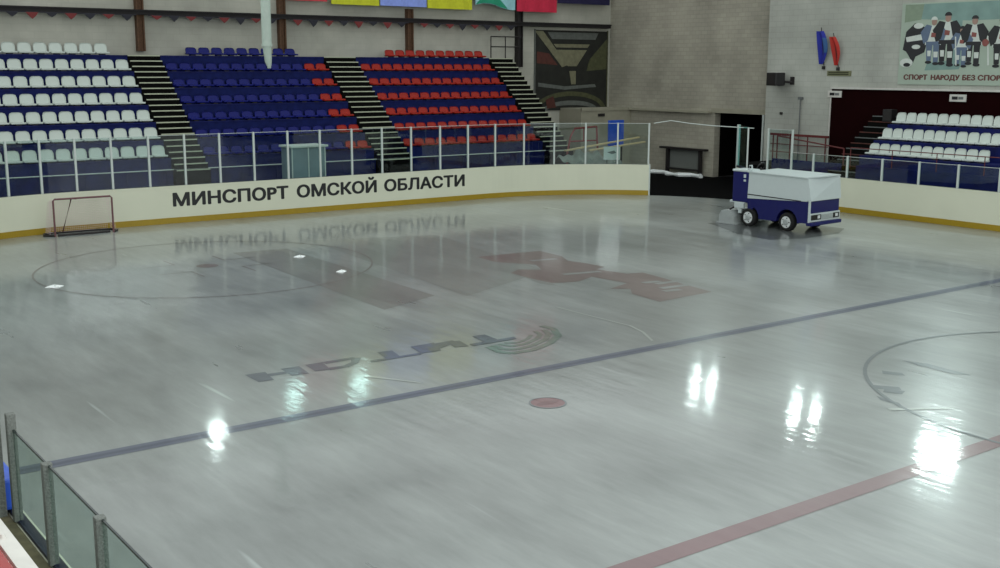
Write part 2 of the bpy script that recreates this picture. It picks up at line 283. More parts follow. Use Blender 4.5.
mb = MB(); mb.box(-31.3, -27.8, 22.52, 22.6, 3.2, 3.42, 'concrete'); mb.box(-27.98, -27.88, 22.5, 22.6, 0, 3.2, 'white'); struct(mb.build('trim_1'))
# end-wall columns and beam
for i, (y, zt, k) in enumerate(((-3.33, 12, 'brown'), (3.03, 12, 'brown'), (9.68, 8.1, 'brown'), (16.25, 12, 'darkmetal'))):
    mb = MB(); w = .13 if i < 3 else .14
    z0 = 6.0 if i < 3 else 5.4
    for s in (-1, 1): mb.box(-39, -38.72, y+s*w-.03, y+s*w+.03, z0, zt, k)
    mb.box(-38.9, -38.82, y-w, y+w, z0, zt, k)
    tag(mb.build('wall_column'), ['rusty brown steel column above the white seats', 'rusty brown steel column just right of the white hanging pipe', 'short rusty brown column above the red seats', 'dark column at the right end of the red seating'][i], 'column', 'steel columns on the end wall')
mb = MB(); mb.box(-39, -38.6, -26, 22.3, 7.46, 7.62, 'beam'); mb.box(-39, -38.55, -26, 22.3, 7.60, 7.66, 'beam')
tag(mb.build('wall_beam'), 'long dark horizontal beam across the end wall over the stand', 'beam')
ys = [-16.5, -9.7, -3.33, 3.03, 9.68, 16.1]
wh = ['', 'left bay above the white seats', 'bay behind the white pipe', 'middle bay, right of the white pipe', 'bay above the red seats']
for b in range(1, 5):
    t = thing('pennant_string', 'string of small red and dark pennants in the '+wh[b], 'bunting', (-38.5, (ys[b]+ys[b+1])/2, 7.46), group='pennant strings under the dark beam')
    n = 8; L = ys[b+1]-ys[b]-.5
    mb = MB(); mb.tube([(0, -L/2+L*i/12, -.03-.0*math.sin(i)) for i in range(13)], .02, 'pendark', 5); mb.build('cord', t)
    for i in range(n):
        y = -L/2+L*(i+.5)/n; h = random.uniform(.2, .34)
        mb = MB(); k = 'penred' if i % 2 == 0 else 'pendark'
        mb.prism([(0, y-.26, -.03), (0, y+.22, -.03), (0, y+.12, -.6*h), (0, y-.02, -h), (0, y-.16, -.5*h)], (.02, 0, 0), k); mb.build('pennant', t)
# banners at the top of the end wall
def banner(y0, y1, z0, k, label, wav=0., k2=None):
    mb = MB(); n = 14
    def zb(u): return z0 + wav*math.sin(u*PI*1.5+.4)
    pts = [(-38.5+.04*math.sin(i*1.3), y0+(y1-y0)*i/n, zb(i/n)) for i in range(n+1)]
    top = [(p[0], p[1], 10.0) for p in pts]
    vs = pts+top; vs2 = [(x-.03, y, z) for x, y, z in vs]; m_ = n+1
    fs = [(i, i+1, m_+i+1, m_+i) for i in range(n)]
    mb.add(vs+vs2, fs+[tuple(q+2*m_ for q in f[::-1]) for f in fs]+[(i, i+1, 2*m_+i+1, 2*m_+i) for i in range(n)]+[(0, m_, 3*m_, 2*m_), (n, m_+n, 3*m_+n, 2*m_+n)], k)
    if k2:
        mb.add([(x+.02, y, z+.02) for x, y, z in pts[:12]]+[(x+.02, y, z+.02+.55*math.sin(PI*i/11)) for i, (x, y, z) in enumerate(pts[:12])], [(i, i+1, 13+i, 12+i) for i in range(11)], k2)
    mb.T = Matrix()
    tag(mb.build('hanging_banner'), label, 'banner', 'coloured banners at the top of the end wall')
banner(3.2, 5.15, 8.27, 'b_red', 'red banner whose lower edge shows right of the brown column')
banner(5.35, 7.85, 8.17, 'b_yellow', 'left yellow banner, between red and periwinkle ones')
banner(7.9, 10.45, 8.19, 'b_blue', 'periwinkle blue banner between the two yellow banners')
banner(10.5, 13.1, 8.15, 'b_yellow', 'right yellow banner, beside the wavy cyan and green one')
banner(13.3, 15.75, 8.35, 'b_cyan', 'pale cyan banner with green wave beside the crimson banner', .14, 'b_green')
banner(15.85, 18.45, 8.17, 'b_crim', 'crimson banner over the dark column')
banner(18.5, 22.1, 8.66, 'b_navy', 'dark navy banner at the right corner of the end wall')

# mural on the end wall beside the corner
t = thing('wall_mural', 'large dark painted mural on the end wall right of the red seats', 'mural', (-39, 19.9, 0))
mb = MB(); X = .05
mb.box(0, .05, -2.5, 2.45, 3.2, 7.3, 'mural_dark')
def mp(pts, k, d): mb.prism([(X, y, z) for y, z in pts], (d, 0, 0), k)
mp([(-2.5, 7.25), (-2.0, 7.25), (-.35, 5.5), (-.7, 5.4), (-2.5, 7.2)], 'mural_cream', .012)
mp([(-1.7, 7.2), (1.8, 7.2), (1.6, 6.85), (-1.4, 6.85)], 'mural_grey', .01)
mp([(-1.3, 6.6), (1.2, 6.6), (1.05, 6.42), (-1.1, 6.42)], 'mural_cream', .014)
mp([(-1.1, 6.3), (1.0, 6.3), (.3, 5.45), (-.3, 5.45)], 'mural_cream', .011)
mp([(-.2, 5.2), (.25, 5.2), (.25, 4.5), (-.05, 4.5)], 'mural_cream', .012)
mp([(1.2, 5.8), (2.42, 6.9), (2.42, 5.3), (1.0, 5.2)], 'mural_olive', .01)
mp([(-2.4, 6.2), (-1.6, 6.1), (-1.0, 5.5), (-2.4, 5.6)], 'mural_red', .008)
mp([(-2.3, 4.6), (-.5, 4.4), (1.6, 4.5), (1.7, 4.35), (-.5, 4.22), (-2.3, 4.4)], 'mural_grey', .012)
for q in range(4):
    a = [(-.1+(2.5-.3*q)*math.cos(rad(th)), 3.15+(.98-.24*q)*math.sin(rad(th))) for th in range(0, 181, 12)]
    mp(a, ('mural_olive', 'mural_dark', 'mural_grey', 'mural_dark')[q], .012+.004*q)
mp([(-1.7, 3.25), (-1.1, 3.3), (-1.3, 3.9), (-1.8, 3.7)], 'mural_red', .034)
mb.build('painted_panel', t)
mb = MB(); mb.box(0, .07, -2.56, -2.5, 3.2, 7.34, 'mural_grey'); mb.box(0, .07, 2.45, 2.5, 3.2, 7.34, 'mural_olive'); mb.build('panel_edge', t)

# ------------------------------------------------------------------ dasher boards
def offs(path, d):
    out = []
    for i, p in enumerate(path):
        a = path[max(i-1, 0)]; b = path[min(i+1, len(path)-1)]
        tx, ty = b[0]-a[0], b[1]-a[1]; l = math.hypot(tx, ty); out.append((p[0]-ty/l*d, p[1]+tx/l*d))
    return out
def strip(mb, path, d0, d1, z0, z1, k):
    A = offs(path, d0); B = offs(path, d1); n = len(path)
    vs = [(x, y, z) for z in (z0, z1) for P in (A, B) for x, y in P]
    fs = []
    for i in range(n-1):
        a, b, c, d = i, n+i, 2*n+i, 3*n+i
        fs += [(a, a+1, c+1, c), (b, b+1, d+1, d), (a, a+1, b+1, b), (c, c+1, d+1, d)]
    fs += [(0, n, 3*n, 2*n), (n-1, 2*n-1, 4*n-1, 3*n-1)]
    mb.add(vs, fs, k)
def at_s(path, s):
    for i in range(len(path)-1):
        a, b = path[i], path[i+1]; l = math.hypot(b[0]-a[0], b[1]-a[1])
        if s <= l or i == len(path)-2: return (a[0]+(b[0]-a[0])*s/l, a[1]+(b[1]-a[1])*s/l, math.atan2(b[1]-a[1], b[0]-a[0]))
        s -= l
def sub(path, s0, s1):
    out = [at_s(path, s0)[:2]]; acc = 0
    for i in range(1, len(path)):
        acc += math.hypot(path[i][0]-path[i-1][0], path[i][1]-path[i-1][1])
        if s0+.02 < acc < s1-.02: out.append(path[i])
    out.append(at_s(path, s1)[:2]); return out
def boards(name, label, path, posts, H=1.30, zf=lambda s: 3.05, side=1, post_k='white', glass='glass', pw=.035, glasson=True, capw=.17, cap='navycap', gz=0., posth=None, caps=True):
    t = thing('rink_boards', label, 'rink boards', (0, 0, 0))
    s_ = side
    mb = MB(); strip(mb, path, 0, s_*.12, 0, H-.02, 'board'); mb.build('board_panel', t)
    mb = MB(); strip(mb, path, -s_*.012, 0, 0.005, .21, 'kick'); mb.build('kick_strip', t)
    mb = MB(); strip(mb, path, s_*.015, s_*capw, H-.02, H+.015, cap); strip(mb, path, -s_*.004, s_*.015, H-.05, H+.012, 'board'); mb.build('cap_rail', t)
    for i, s in enumerate(posts):
        x, y, a = at_s(path, s); z = zf(s) if not posth else posth
        mb = MB(); mb.T = Matrix.Translation((x, y, 0)) @ Matrix.Rotation(a, 4, 'Z')
        mb.bevbox(-pw, pw, s_*.05, s_*(.05+2*pw), H-.0-gz, z, min(.012, pw*.3), post_k); mb.build('glass_post', t)
    if glasson:
        for i in range(len(posts)-1):
            p = sub(path, posts[i]+pw, posts[i+1]-pw); z = min(zf(posts[i]+.01), zf(posts[i+1]))-.03
            mb = MB(); strip(mb, p, s_*.075, s_*.085, H+.015, z, glass); mb.build('glass_pane', t)
            if caps:
                mb = MB(); strip(mb, p, s_*.072, s_*.088, z, z+.015, 'white' if post_k == 'white' else 'glassedge'); mb.build('pane_edge', t)
    return t
p_end = arc(CNX, CNY, RN, 235, 180, 22)+arc(CFX, CFY, RF, 180, 130, 24)
# arclength helper: length of near arc part and straight
La = RN*rad(55); s_at = lambda Y: La + (Y-CNY)   # along the straight
s0 = s_at(5.54)
posts = [La-RN*math.asin((CNY-Y)/RN) if Y < CNY else s_at(Y) for Y in (-12.25, -11.0, -9.93, -8.80, -7.62, -6.35, -5.08, -3.80, -2.50, -1.16, .16, 1.51, 2.84, 4.17)]+[s0+1.362*k for k in range(0, 8)]
total = La+(CFY-CNY)+RF*rad(50)
posts = [min(s, total-.04) for s in posts]
B_end = boards('end', 'white end boards with yellow kick strip and tall glass, carrying black lettering', p_end, posts, side=1, zf=lambda s: 3.07)
for word, ya, yb, v1 in (('МИНСПОPТ', -5.63, -1.21, 1), ('ОМСКОЙ', -.90, 2.54, 1), ('ОБЛАСТИ', 2.85, 6.69, 1)):
    mb = MB()
    for q, (du, dv) in enumerate(((-.03, 0), (.03, 0), (0, -.018), (0, .018), (-.022, .014), (.022, -.014), (.022, .014), (-.022, -.014), (0, 0))):
        put_text(mb, word, lambda u, v, d: (EX+.0015+.0006*q, ya+.04+(yb-ya-.08)*u+du, .60+.46*v+dv), 'text', bold=.0, cap='МИНСПОРТ')
    mb.build('lettering', B_end)
mb = MB(); x, y, a = at_s(p_end, total); mb.T = Matrix.Translation((x, y, 0)) @ Matrix.Rotation(a, 4, 'Z'); mb.box(0, .05, -.02, .15, 0, 1.32, 'white'); mb.build('end_post', B_end)
p_right = arc(CFX, CFY, RF, 99.5, 90, 6)+[(-21.5+.8*i, WF) for i in range(1, 34)]
Lr = RF*rad(9.5)
pr = [.04, .62] + [Lr+.35+.0]  # tall section posts
tall = [.75, Lr+.55]
low = [Lr+1.62, Lr+3.2]+[Lr+3.2+1.53*k for k in range(1, 16)]
B_r = boards('right', 'white side boards with yellow kick strip and low glass, behind the ice resurfacer', p_right, tall+low, side=1, zf=lambda s: 3.0 if s <= Lr+.56 else 2.13)
# gate leaf swung outward
t = thing('rink_gate', 'open glazed gate leaf with white frame swung outwards by the doorway', 'gate', (-23.05, 16.0, 0), math.atan2(.78, -1.22))
mb = MB(); mb.box(0, 1.5, -.04, .04, .03, 1.3, 'board'); mb.build('gate_panel', t)
mb = MB()
mb.box(1.40, 1.5, -.06, .06, 0, 3.05, 'white'); mb.box(.0, .03, -.03, .03, 0, 3.0, 'white')
mb.box(0, 1.5, -.05, .05, 1.28, 1.36, 'navycap'); mb.build('gate_frame', t)
mb = MB(); mb.box(.03, 1.40, -.008, .008, 1.36, 3.03, 'glasst'); mb.build('glass_pane', t)

# near side boards (bottom left corner of the photograph)
WQ = -17.39
p_near = [(-21-.0, WQ)]+[(-20+2*i, WQ) for i in range(14)]
p_near = p_near[::-1]
sN = lambda X: p_near[0][0]-X
B_n = boards('near', 'near side boards with green glass on grey posts, at the lower left', p_near, [sN(x) for x in (6.0, 4.2, 2.45, .59, -.8, -1.95)], H=1.30, side=1, zf=lambda s: 2.32 if s > 7.9 else 2.19, post_k='greypost', glass='glassg', pw=.04, capw=.10, caps=True)
mb = MB(); mb.box(-21, 6, WQ-.6, WQ-.123, 1.1, 1.30, 'walk'); mb.build('outer_ledge', B_n)
mb = MB(); mb.bevbox(-3.6, -2.2, WQ-.16, WQ-.0, 1.32, 1.62, .03, 'bluepl'); tag(mb.build('bench_door_pad'), 'bright blue pad on the boards beside the grey corner post', 'pad')
t = thing('bench_glass_return', 'short glass return panel with grey corner post at the left frame edge', 'glass panel', (-2.16, WQ-.17, 1.1))
mb = MB(); mb.bevbox(-.045, .04, -.06, .03, 0, 1.17, .01, 'greypost'); mb.build('corner_post', t)
mb = MB(); mb.bevbox(-.045, .04, -.62, -.54, 0, 1.15, .01, 'greypost'); mb.build('end_post', t)
mb = MB(); mb.box(-.01, .0, -.54, -.06, .2, 1.12, 'glassg'); mb.build('glass_pane', t)
mb = MB(); mb.box(-.02, .01, -.54, -.06, 1.12, 1.15, 'darkmetal'); mb.build('top_rail', t)
# glossy red and white parapet in the corner of the frame
t = thing('stand_parapet', 'glossy red parapet with white edge in the lower left corner', 'parapet', (6, -18.2, 1.1))
mb = MB(); mb.prism([(-8, -.2, 0), (-8, .0, 0), (-8, .0, 1.34), (-8, -.03, 1.4), (-8, -.14, 1.42), (-8, -.2, 1.2)], (12, 0, 0), 'whitegloss'); mb.build('white_edge', t)
mb = MB()
mb.prism([(-8, -.6, 1.1), (-8, -.2, 1.1), (-8, -.14, 1.40), (-8, -.18, 1.46), (-8, -.3, 1.48), (-8, -.6, 1.4)], (12, 0, 0), 'redgloss'); mb.build('red_panel', t, True)
for i in range(12):
    mb = MB(); x = -7.6+i; mb.tube([(x, -.10, 1.41), (x, -.10, 1.44)], [.022, .012], 'whitegloss', 10); mb.build('cap_screw', t)

# ------------------------------------------------------------------ seats
def make_seat(kname, key, low):
    t = thing('stadium_seat', '', 'seat')
    hb = .37 if not low else .25; w = .25 if not low else .235
    # local: x faces forward (towards ice), y along row, origin on tread under back edge
    mb = MB()
    prof = [(-w, .0), (-w, hb*.62), (-w*.86, hb*.9), (-w*.5, hb), (w*.5, hb), (w*.86, hb*.9), (w, hb*.62), (w, .0)]
    fr = [(.02-.16*z/hb*.45+.04*(abs(y)/w)**2, y, z+.10) for y, z in prof]; bk = [(x-.035, y*.98, z) for x, y, z in fr]
    n = len(prof)
    ins = [(-.03-.16*z/hb*.3, y*.72, .10+z*.8+.03) for y, z in prof]
    vs = fr+bk+ins; fs = [(i, (i+1) % n, n+(i+1) % n, n+i) for i in range(n)]+[tuple(range(n, 2*n))]
    fs += [(i, (i+1) % n, 2*n+(i+1) % n, 2*n+i) for i in range(n)]+[tuple(range(2*n, 3*n))]
    mb.add(vs, fs, key); mb.build('backrest', t, True)
    mb = MB(); mb.bevbox(-.02, .38, -w*1.04, w*1.04, .05, .12, .03, key)
    mb.add([(.02, -w*.8, .123), (.34, -w*.85, .123), (.34, w*.85, .123), (.02, w*.8, .123)], [(0, 1, 2, 3)], key); mb.build('seat_pan', t, False)
    mb = MB(); mb.box(.05, .3, -.1, .1, 0, .055, 'darkmetal'); mb.build('bracket', t)
    return t
protos = {k: make_seat(k, 'seat_'+k, k != 'white') for k in ('white', 'blue', 'red')}
used = set()
def seat(k, x, y, z, rz, label, group, low=False):
    if k not in used: used.add(k); o = protos[k]
    else: o = copy_tree(protos[k])
    o.location = (x, y, z); o.rotation_euler = (0, 0, rz); tag(o, label, 'seat', group); return o
ORD = ['first', 'second', 'third', 'fourth', 'fifth', 'sixth', 'seventh', 'eighth', 'ninth', 'tenth', 'eleventh', 'twelfth', 'thirteenth', 'fourteenth', 'fifteenth']
ROW = ['front row', 'second row up', 'third row up', 'fourth row up', 'fifth row up', 'sixth row up', 'top row']
DX = .72; RZ = .642
def TX(k): return -33.64-DX*k     # front edge of tier k
def TZ(k): return 1.97+RZ*k
for k in range(7):
    x = TX(k)-.42; z = TZ(k)
    nA = 13
    for j in range(nA):
        y = -4.56-.583*j
        if k == 6 and j == 0: continue
        if y < -12.1: break
        seat('white', x, y, z, 0, f'white plastic seat {ORD[j]} from the aisle, {ROW[k]} of the white block', 'white seats of the end stand')
    for j in range(13):
        y = -2.53+.567*j
        red = j >= 11
        if k == 6 and y > 3.6: break
        if k == 6 and j < 2: continue
        if red: seat('red', x, y, z, 0, f'red seat at the blue block, {ORD[12-j]} from its right aisle, {ROW[k]}', 'red aisle seats of the blue block')
        else: seat('blue', x, y, z, 0, f'dark blue seat {ORD[j]} from the left end, {ROW[k]} of the blue block', 'blue seats of the end stand')
    for j in range(13):
        y = 6.55+.567*j
        if k == 6 and not 7.9 < y < 13.4: continue
        seat('red', x, y, z, 0, f'red plastic seat {ORD[j]} from the left end, {ROW[k]} of the red block', 'red seats of the red block')
# tiers
t = thing('spectator_stand', 'stepped navy seating stand behind the end boards', 'stand', (0, 0, 0))
mb = MB()
for (y0, y1) in ((-20, -4.22), (-2.86, 4.6), (6.24, 13.72)):
    for k in range(7):
        mb.box(TX(k), -39 if k == 6 else TX(k)-DX, y0, y1, 0, TZ(k)-.0, 'navy')
mb.build('tiers', t)
mb = MB()
for k in range(7):
    for (y0, y1) in ((-20, -4.22), (-2.86, 4.6), (6.24, 13.72)): mb.box(TX(k)-.001, TX(k)+.02, y0, y1, TZ(k)-.05, TZ(k)+.004, 'navydark')
mb.build('tier_edges', t)
mb = MB(); mb.box(-33.62, -33.5, -20, 15.1, 0, 1.55, 'navydark'); mb.build('front_wall', t)
mb = MB(); mb.tube([(-33.42, -20+35.1*i/10, 1.55) for i in range(11)], .022, 'white', 6)
for i in range(24): mb.tube([(-33.42, -19.5+1.5*i, .2), (-33.42, -19.5+1.5*i, 1.55)], .015, 'navydark', 5)
mb.build('front_rail', t)
for i, (y0, y1, lb) in enumerate(((-4.22, -2.86, 'black stand staircase with pale step edges between white and blue seats'), (4.6, 6.24, 'black stand staircase with pale step edges between blue and red seats'), (13.72, 15.2, 'black stand staircase with pale step edges at the right end of the stand'))):
    t = thing('stand_staircase', lb, 'stairs', (0, (y0+y1)/2, 0), group='staircases of the end stand'); w = (y1-y0)/2
    mb = MB(); nb = MB()
    for s in range(-2, 19):
        x = TX(0)-.24*s; z = TZ(0)+.214*(s)-.0
        if z > TZ(6)+.02: break
        mb.box(x, -38.99, -w, w, z-.214 if s > -2 else 0, z, 'step')
        nb.box(x-.03, x+.012, -w+.02, w-.02, z-.035, z+.008, 'nosing')
    mb.build('steps', t); nb.build('step_edges', t)
mb = MB()
for y in (14.3, 15.2): mb.tube([(-38.6, y, 5.8), (-38.6, y, 6.9)], .03, 'darkmetal', 6)
for z in (6.9, 6.4): mb.tube([(-38.6, 14.3, z), (-38.6, 16.2, z)], .03, 'darkmetal', 6)
tag(mb.build('landing_rail'), 'dark railing at the top of the right staircase, beside the dark column', 'railing')

# white pipe hanging in front of the blue seats
t = thing('hanging_pipe', 'thick white vertical pipe hanging in front of the blue seats', 'pipe', (-31.6, -1.08, 5.32))
mb = MB(); mb.tube([(0, 0, .85), (0, 0, 6.2)], .18, 'pipe_white', 20); mb.build('pipe_body', t, True)
mb = MB(); mb.tube([(0, 0, .8), (0, 0, .9)], .2, 'pipe_white', 20); mb.build('collar', t, True)
mb = MB(); mb.tube([(0.02, .06, .0), (.01, .03, .25), (0, 0, .8)], [.06, .13, .165], 'pipe_white', 16); mb.build('tapered_tip', t, True)

# goal-judge booth behind the end glass
t = thing('goal_judge_booth', 'pale grey glazed booth with white top behind the end glass', 'booth', (-31, 0.02, 0))
mb = MB(); mb.box(-.55, .35, -.68, .72, .0, 2.38, 'cabinet'); mb.build('booth_wall', t)
mb = MB(); mb.bevbox(-.62, .42, -.76, .82, 2.38, 2.46, .02, 'white'); mb.build('booth_top', t)
mb = MB()
for y in (-.68, .0, .70): mb.box(.345, .37, y-.02, y+.02, .3, 2.38, 'white')
mb.build('booth_frame', t)

# ------------------------------------------------------------------ clutter in the far-left corner
mb = MB(); mb.box(-39, -37.2, 19.1, 22.6, 0, 3.27, 'concrete'); mb.box(-37.25, -37.15, 19.1, 22.6, 3.15, 3.3, 'concrete'); mb.box(-37.2, -37.16, 19.95+.3, 20.6+.1, 2.85, 3.0, 'darkmetal')
tag(mb.build('plaster_block'), 'low beige plastered block in the corner under the mural', 'low wall')
t = thing('storage_panel', 'bright blue upright panel behind the glass near the gate', 'panel', (-33.5, 18.2, 0))
mb = MB(); mb.bevbox(-.06, .06, -.48, .48, 1.6, 2.85, .02, 'bluepl'); mb.build('board_face', t)
for y in (-.4, .4):
    mb = MB(); mb.box(-.03, .03, y-.03, y+.03, 0, 1.6, 'darkmetal'); mb.build('leg', t)
t = thing('red_barrier', 'red tubular barrier standing beside the blue panel', 'barrier', (-33.0, 15.7, 0))
mb = MB()
mb.tube([(0, -1.0, 1.4), (0, -.8, 2.2), (0, -.55, 2.55), (0, .8, 2.6)], .045, 'red_pipe', 8); mb.tube([(0, .8, 2.6), (0, .9, 1.4)], .045, 'red_pipe', 8)
mb.build('hoop', t, True)
mb = MB(); mb.tube([(0, -.85, 1.95), (0, .85, 1.95)], .035, 'red_pipe', 8); mb.tube([(0, 0, 1.95), (0, 0, 2.57)], .03, 'red_pipe', 8); mb.build('crossbar', t)
for y in (-1.0, .9):
    mb = MB(); mb.tube([(0, y, 0), (0, y, 1.4)], .045, 'red_pipe', 8); mb.box(-.3, .3, y-.05, y+.05, 0, .05, 'red_pipe'); mb.build('leg', t)
mb = MB()
def tf(u, v):
    y = 13.9+3.0*u; x = -32.9+2.0*v
    h = .9+.62*math.sin(PI*min(1, u*.8+.1))**.7*(1-.5*v)+.12*math.sin(u*17+v*5)*(1-v)+.08*math.sin(u*31+v*11)
    return (x-.5*v*u*0, y-(.5*v), max(.05, h if 0 < v < 1 else (.05 if v == 1 else h*.9)))
def tf2(u, v):
    x, y, z = tf(u, v)
    dx = -27.8 if y > 13 else -29
    R_ = math.hypot(x-CFX, y-CFY)
    if R_ < RF+.55 and y > CFY and x < CFX: s = (RF+.55)/R_; x = CFX+(x-CFX)*s; y = CFY+(y-CFY)*s
    return (x, y, z)
mb.grid(tf2, 36, 12, 'tarp')
tag(mb.build('tarpaulin_heap', smooth=True), 'pale grey crumpled tarpaulin heap behind the corner glass', 'tarpaulin')
for i, (a, b) in enumerate((((-31.6, 13.4, 1.66), (-31.2, 17.6, 2.15)), ((-31.3, 14.6, 1.64), (-30.9, 17.7, 1.95)))):
    mb = MB(); d = Vector(b)-Vector(a); l = d.length
    mb.T = Matrix.Translation(a) @ d.to_track_quat('X', 'Z').to_matrix().to_4x4(); mb.bevbox(0, l, -.06, .06, -.035, .035, .01, 'wood')
    tag(mb.build('timber_plank'), ['upper pale timber plank resting across the grey tarpaulin', 'lower pale timber plank resting across the grey tarpaulin'][i], 'plank', 'planks on the tarpaulin')
t = thing('notice_sign', 'small white notice with dark mark behind the corner glass', 'sign', (-28.25, 13.25, 1.38), rad(-42))
mb = MB(); mb.box(0, .03, -.35, .35, .1, .66, 'white'); mb.build('sign_board', t)
mb = MB(); mb.prism([(.031, -.2, .42), (.031, .1, .5), (.031, .2, .4), (.031, 0, .34)], (.004, 0, 0), 'puck'); mb.build('printed_mark', t)
mb = MB(); mb.tube([(.0, -.2, -.1), (.0, -.2, .1)], .02, 'darkmetal', 6); mb.tube([(.0, .2, -.1), (.0, .2, .1)], .02, 'darkmetal', 6); mb.build('clip', t)
# gate alcove: dark shelf frame, snow ridge, cable
t = thing('wall_rack', 'dark metal rack against the block wall left of the black doorway', 'rack', (-32.8, 22.3, 0))
mb = MB()
for x in (-1.2, 1.1): mb.box(x-.06, x+.06, -.1, .1, 0, 1.35, 'darkmetal')
mb.box(-1.7, 1.5, -.15, .15, 1.28, 1.38, 'darkmetal'); mb.box(-1.2, 1.1, -.1, .1, .25, .33, 'darkmetal'); mb.build('frame', t)
mb = MB(); mb.box(-1.14, 1.04, .1, .14, .3, 1.3, 'greypost'); mb.build('back_panel', t)
mb = MB(); pts = [(-37.2+i*.42, 21.9+.25*math.sin(i*1.1)+.1*math.sin(i*2.7), .05) for i in range(15)]
mb.tube(pts, [.05+.08*abs(math.sin(i*1.9)) for i in range(15)], 'snow', 7)
tag(mb.build('snow_ridge', smooth=True), 'thin white ridge of scraped snow along the block wall', 'snow')
mb = MB(); mb.tube([(-26.9-.0, 14.4, 3.06), (-26.7, 15.2, 3.16), (-26.0, 15.7, 3.05), (-25.0, 16.1, 2.98), (-23.2, 16.5, 2.95)], .018, 'white', 5)
tag(mb.build('gate_cable'), 'thin pale cable strung over the open gate', 'cable')
mb = MB(); mb.box(-37.1, -31.3, 22.35, 22.6, 3.16, 3.28, 'concrete'); tag(mb.build('wall_ledge'), 'thin beige ledge along the grey block wall left of the doorway', 'ledge')

# ------------------------------------------------------------------ far side: stand, panel, poster
t = thing('maroon_wall_panel', 'dark maroon wall panel behind the white side seats', 'wall panel', (-23.24, 21.5, 0))
mb = MB(); mb.box(0, 30, -.06, 0, 1.3, 4.5, 'maroon'); mb.build('panel_face', t)
mb = MB(); mb.box(-.03, 30, -.14, 0, 4.5, 4.58, 'whitegloss'); mb.build('top_ledge', t)
mb = MB(); mb.box(-.05, 0, -.1, 0, 1.3, 4.5, 'whitegloss'); mb.build('side_edge', t)
t = thing('side_stand', 'low navy tiered stand carrying three rows of white seats', 'stand', (0, 0, 0))
RY = [18.55, 19.4, 20.25]; RZZ = [2.02, 2.58, 3.18]
mb = MB()
for i in range(3): mb.box(-19.25, 22, RY[i]-.35, 21.44, 0, RZZ[i], 'navydark')
mb.build('tiers', t)
mb = MB(); mb.box(-19.3, 22, 18.08, 18.18, 0, 1.62, 'navydark'); mb.build('front_wall', t)
mb = MB(); mb.tube([(-19.6, 18.1, 2.3), (22, 18.1, 2.3)], .02, 'rail_red', 6)
for i in range(20): mb.tube([(-19.6+1.9*i, 18.1, 1.5), (-19.6+1.9*i, 18.1, 2.3)], .018, 'rail_red', 6)
mb.build('front_rail', t)
rn = ['front row', 'middle row', 'back row']
for i in range(3):
    for j in range(12 if i == 2 else 11):
        X = -19.0+.464*j+(.0 if i else .05)
        o = seat('white', X, RY[i]+.18, RZZ[i], -PI/2, f'white plastic seat {ORD[j]} from the stairs, {rn[i]} of the side stand', 'white seats of the side stand'); o.scale = (.86, .86, 1)
t = thing('side_staircase', 'dark steps at the left end of the side stand', 'stairs', (-19.85, 18.2, 0))
mb = MB(); nb = MB()
for s in range(11):
    y = -.1+.27*s; z = 1.35+.21*s
    if y > 3.1: break
    mb.box(-.8, .58, y, 3.2, 0, z, 'step'); nb.box(-.78, .56, y-.01, y+.02, z-.03, z+.006, 'mural_red' if s % 2 else 'puck')
mb.build('steps', t); nb.build('step_edges', t)
t = thing('loudspeaker_box', 'black box standing at the top of the side stairs', 'loudspeaker', (-19.75, 20.7, 3.24))
mb = MB(); mb.bevbox(-.2, .22, -.2, .2, 0, .5, .02, 'seatblack'); mb.build('cabinet', t)
mb = MB(); mb.box(-.16, .18, -.21, -.2, .06, .44, 'darkmetal'); mb.build('grille', t)
# low blue barrier, platform and red railing left of the side stand
t = thing('blue_barrier_wall', 'low navy barrier between doorway and side stand', 'barrier', (-23.65, 18.2, 0))
mb = MB(); mb.bevbox(0, 3.5, 0, .12, 0, 1.62, .02, 'navydark'); mb.build('barrier_face', t)
mb = MB(); mb.box(-2.8, 2.9, .8, 3.25, 0, 1.2, 'step'); mb.build('platform', t)
t = thing('red_railing', 'dark red pipe railing in front of the pale wall', 'railing', (-26.3, 21.2, 1.2))
mb = MB(); mb.box(0, 3.2, -.05, .05, 1.18, 1.28, 'rail_red'); mb.build('top_rail', t)
mb = MB(); mb.tube([(0, 0, .8), (3.2, 0, .8)], .022, 'rail_red', 6); mb.tube([(0, 0, .45), (3.2, 0, .45)], .022, 'rail_red', 6); mb.build('cross_rail', t)
for i in range(4):
    mb = MB(); mb.tube([(.15+.97*i, 0, 0), (.15+.97*i, 0, 1.2)], .03, 'rail_red', 6); mb.build('rail_post', t)
mb = MB(); mb.tube([(-24.9, 20.0, 2.45), (-20.3, 18.6, 2.2)], .03, 'rail_red', 6); mb.tube([(-24.9, 20.0, 1.2), (-24.9, 20.0, 2.45)], .03, 'rail_red', 6); mb.tube([(-20.3, 18.6, 1.2), (-20.3, 18.6, 2.2)], .03, 'rail_red', 6)
tag(mb.build('sloping_handrail'), 'dark red sloping handrail running towards the side stairs', 'handrail')
mb = MB(); mb.tube([(-24.9, 21.42, 1.22), (-24.9, 21.42, 4.0)], .025, 'puck', 6); mb.box(-25.0, -24.8, 21.36, 21.5, 4.0, 4.12, 'puck')
tag(mb.build('cable_conduit'), 'thin vertical conduit on the pale wall above the red railing', 'conduit')
mb = MB(); mb.bevbox(-26.05, -25.93, 21.42, 21.5, 3.3, 3.42, .02, 'darkmetal')
tag(mb.build('wall_switch'), 'small dark switch box on the pale wall near the doorway', 'switch box')
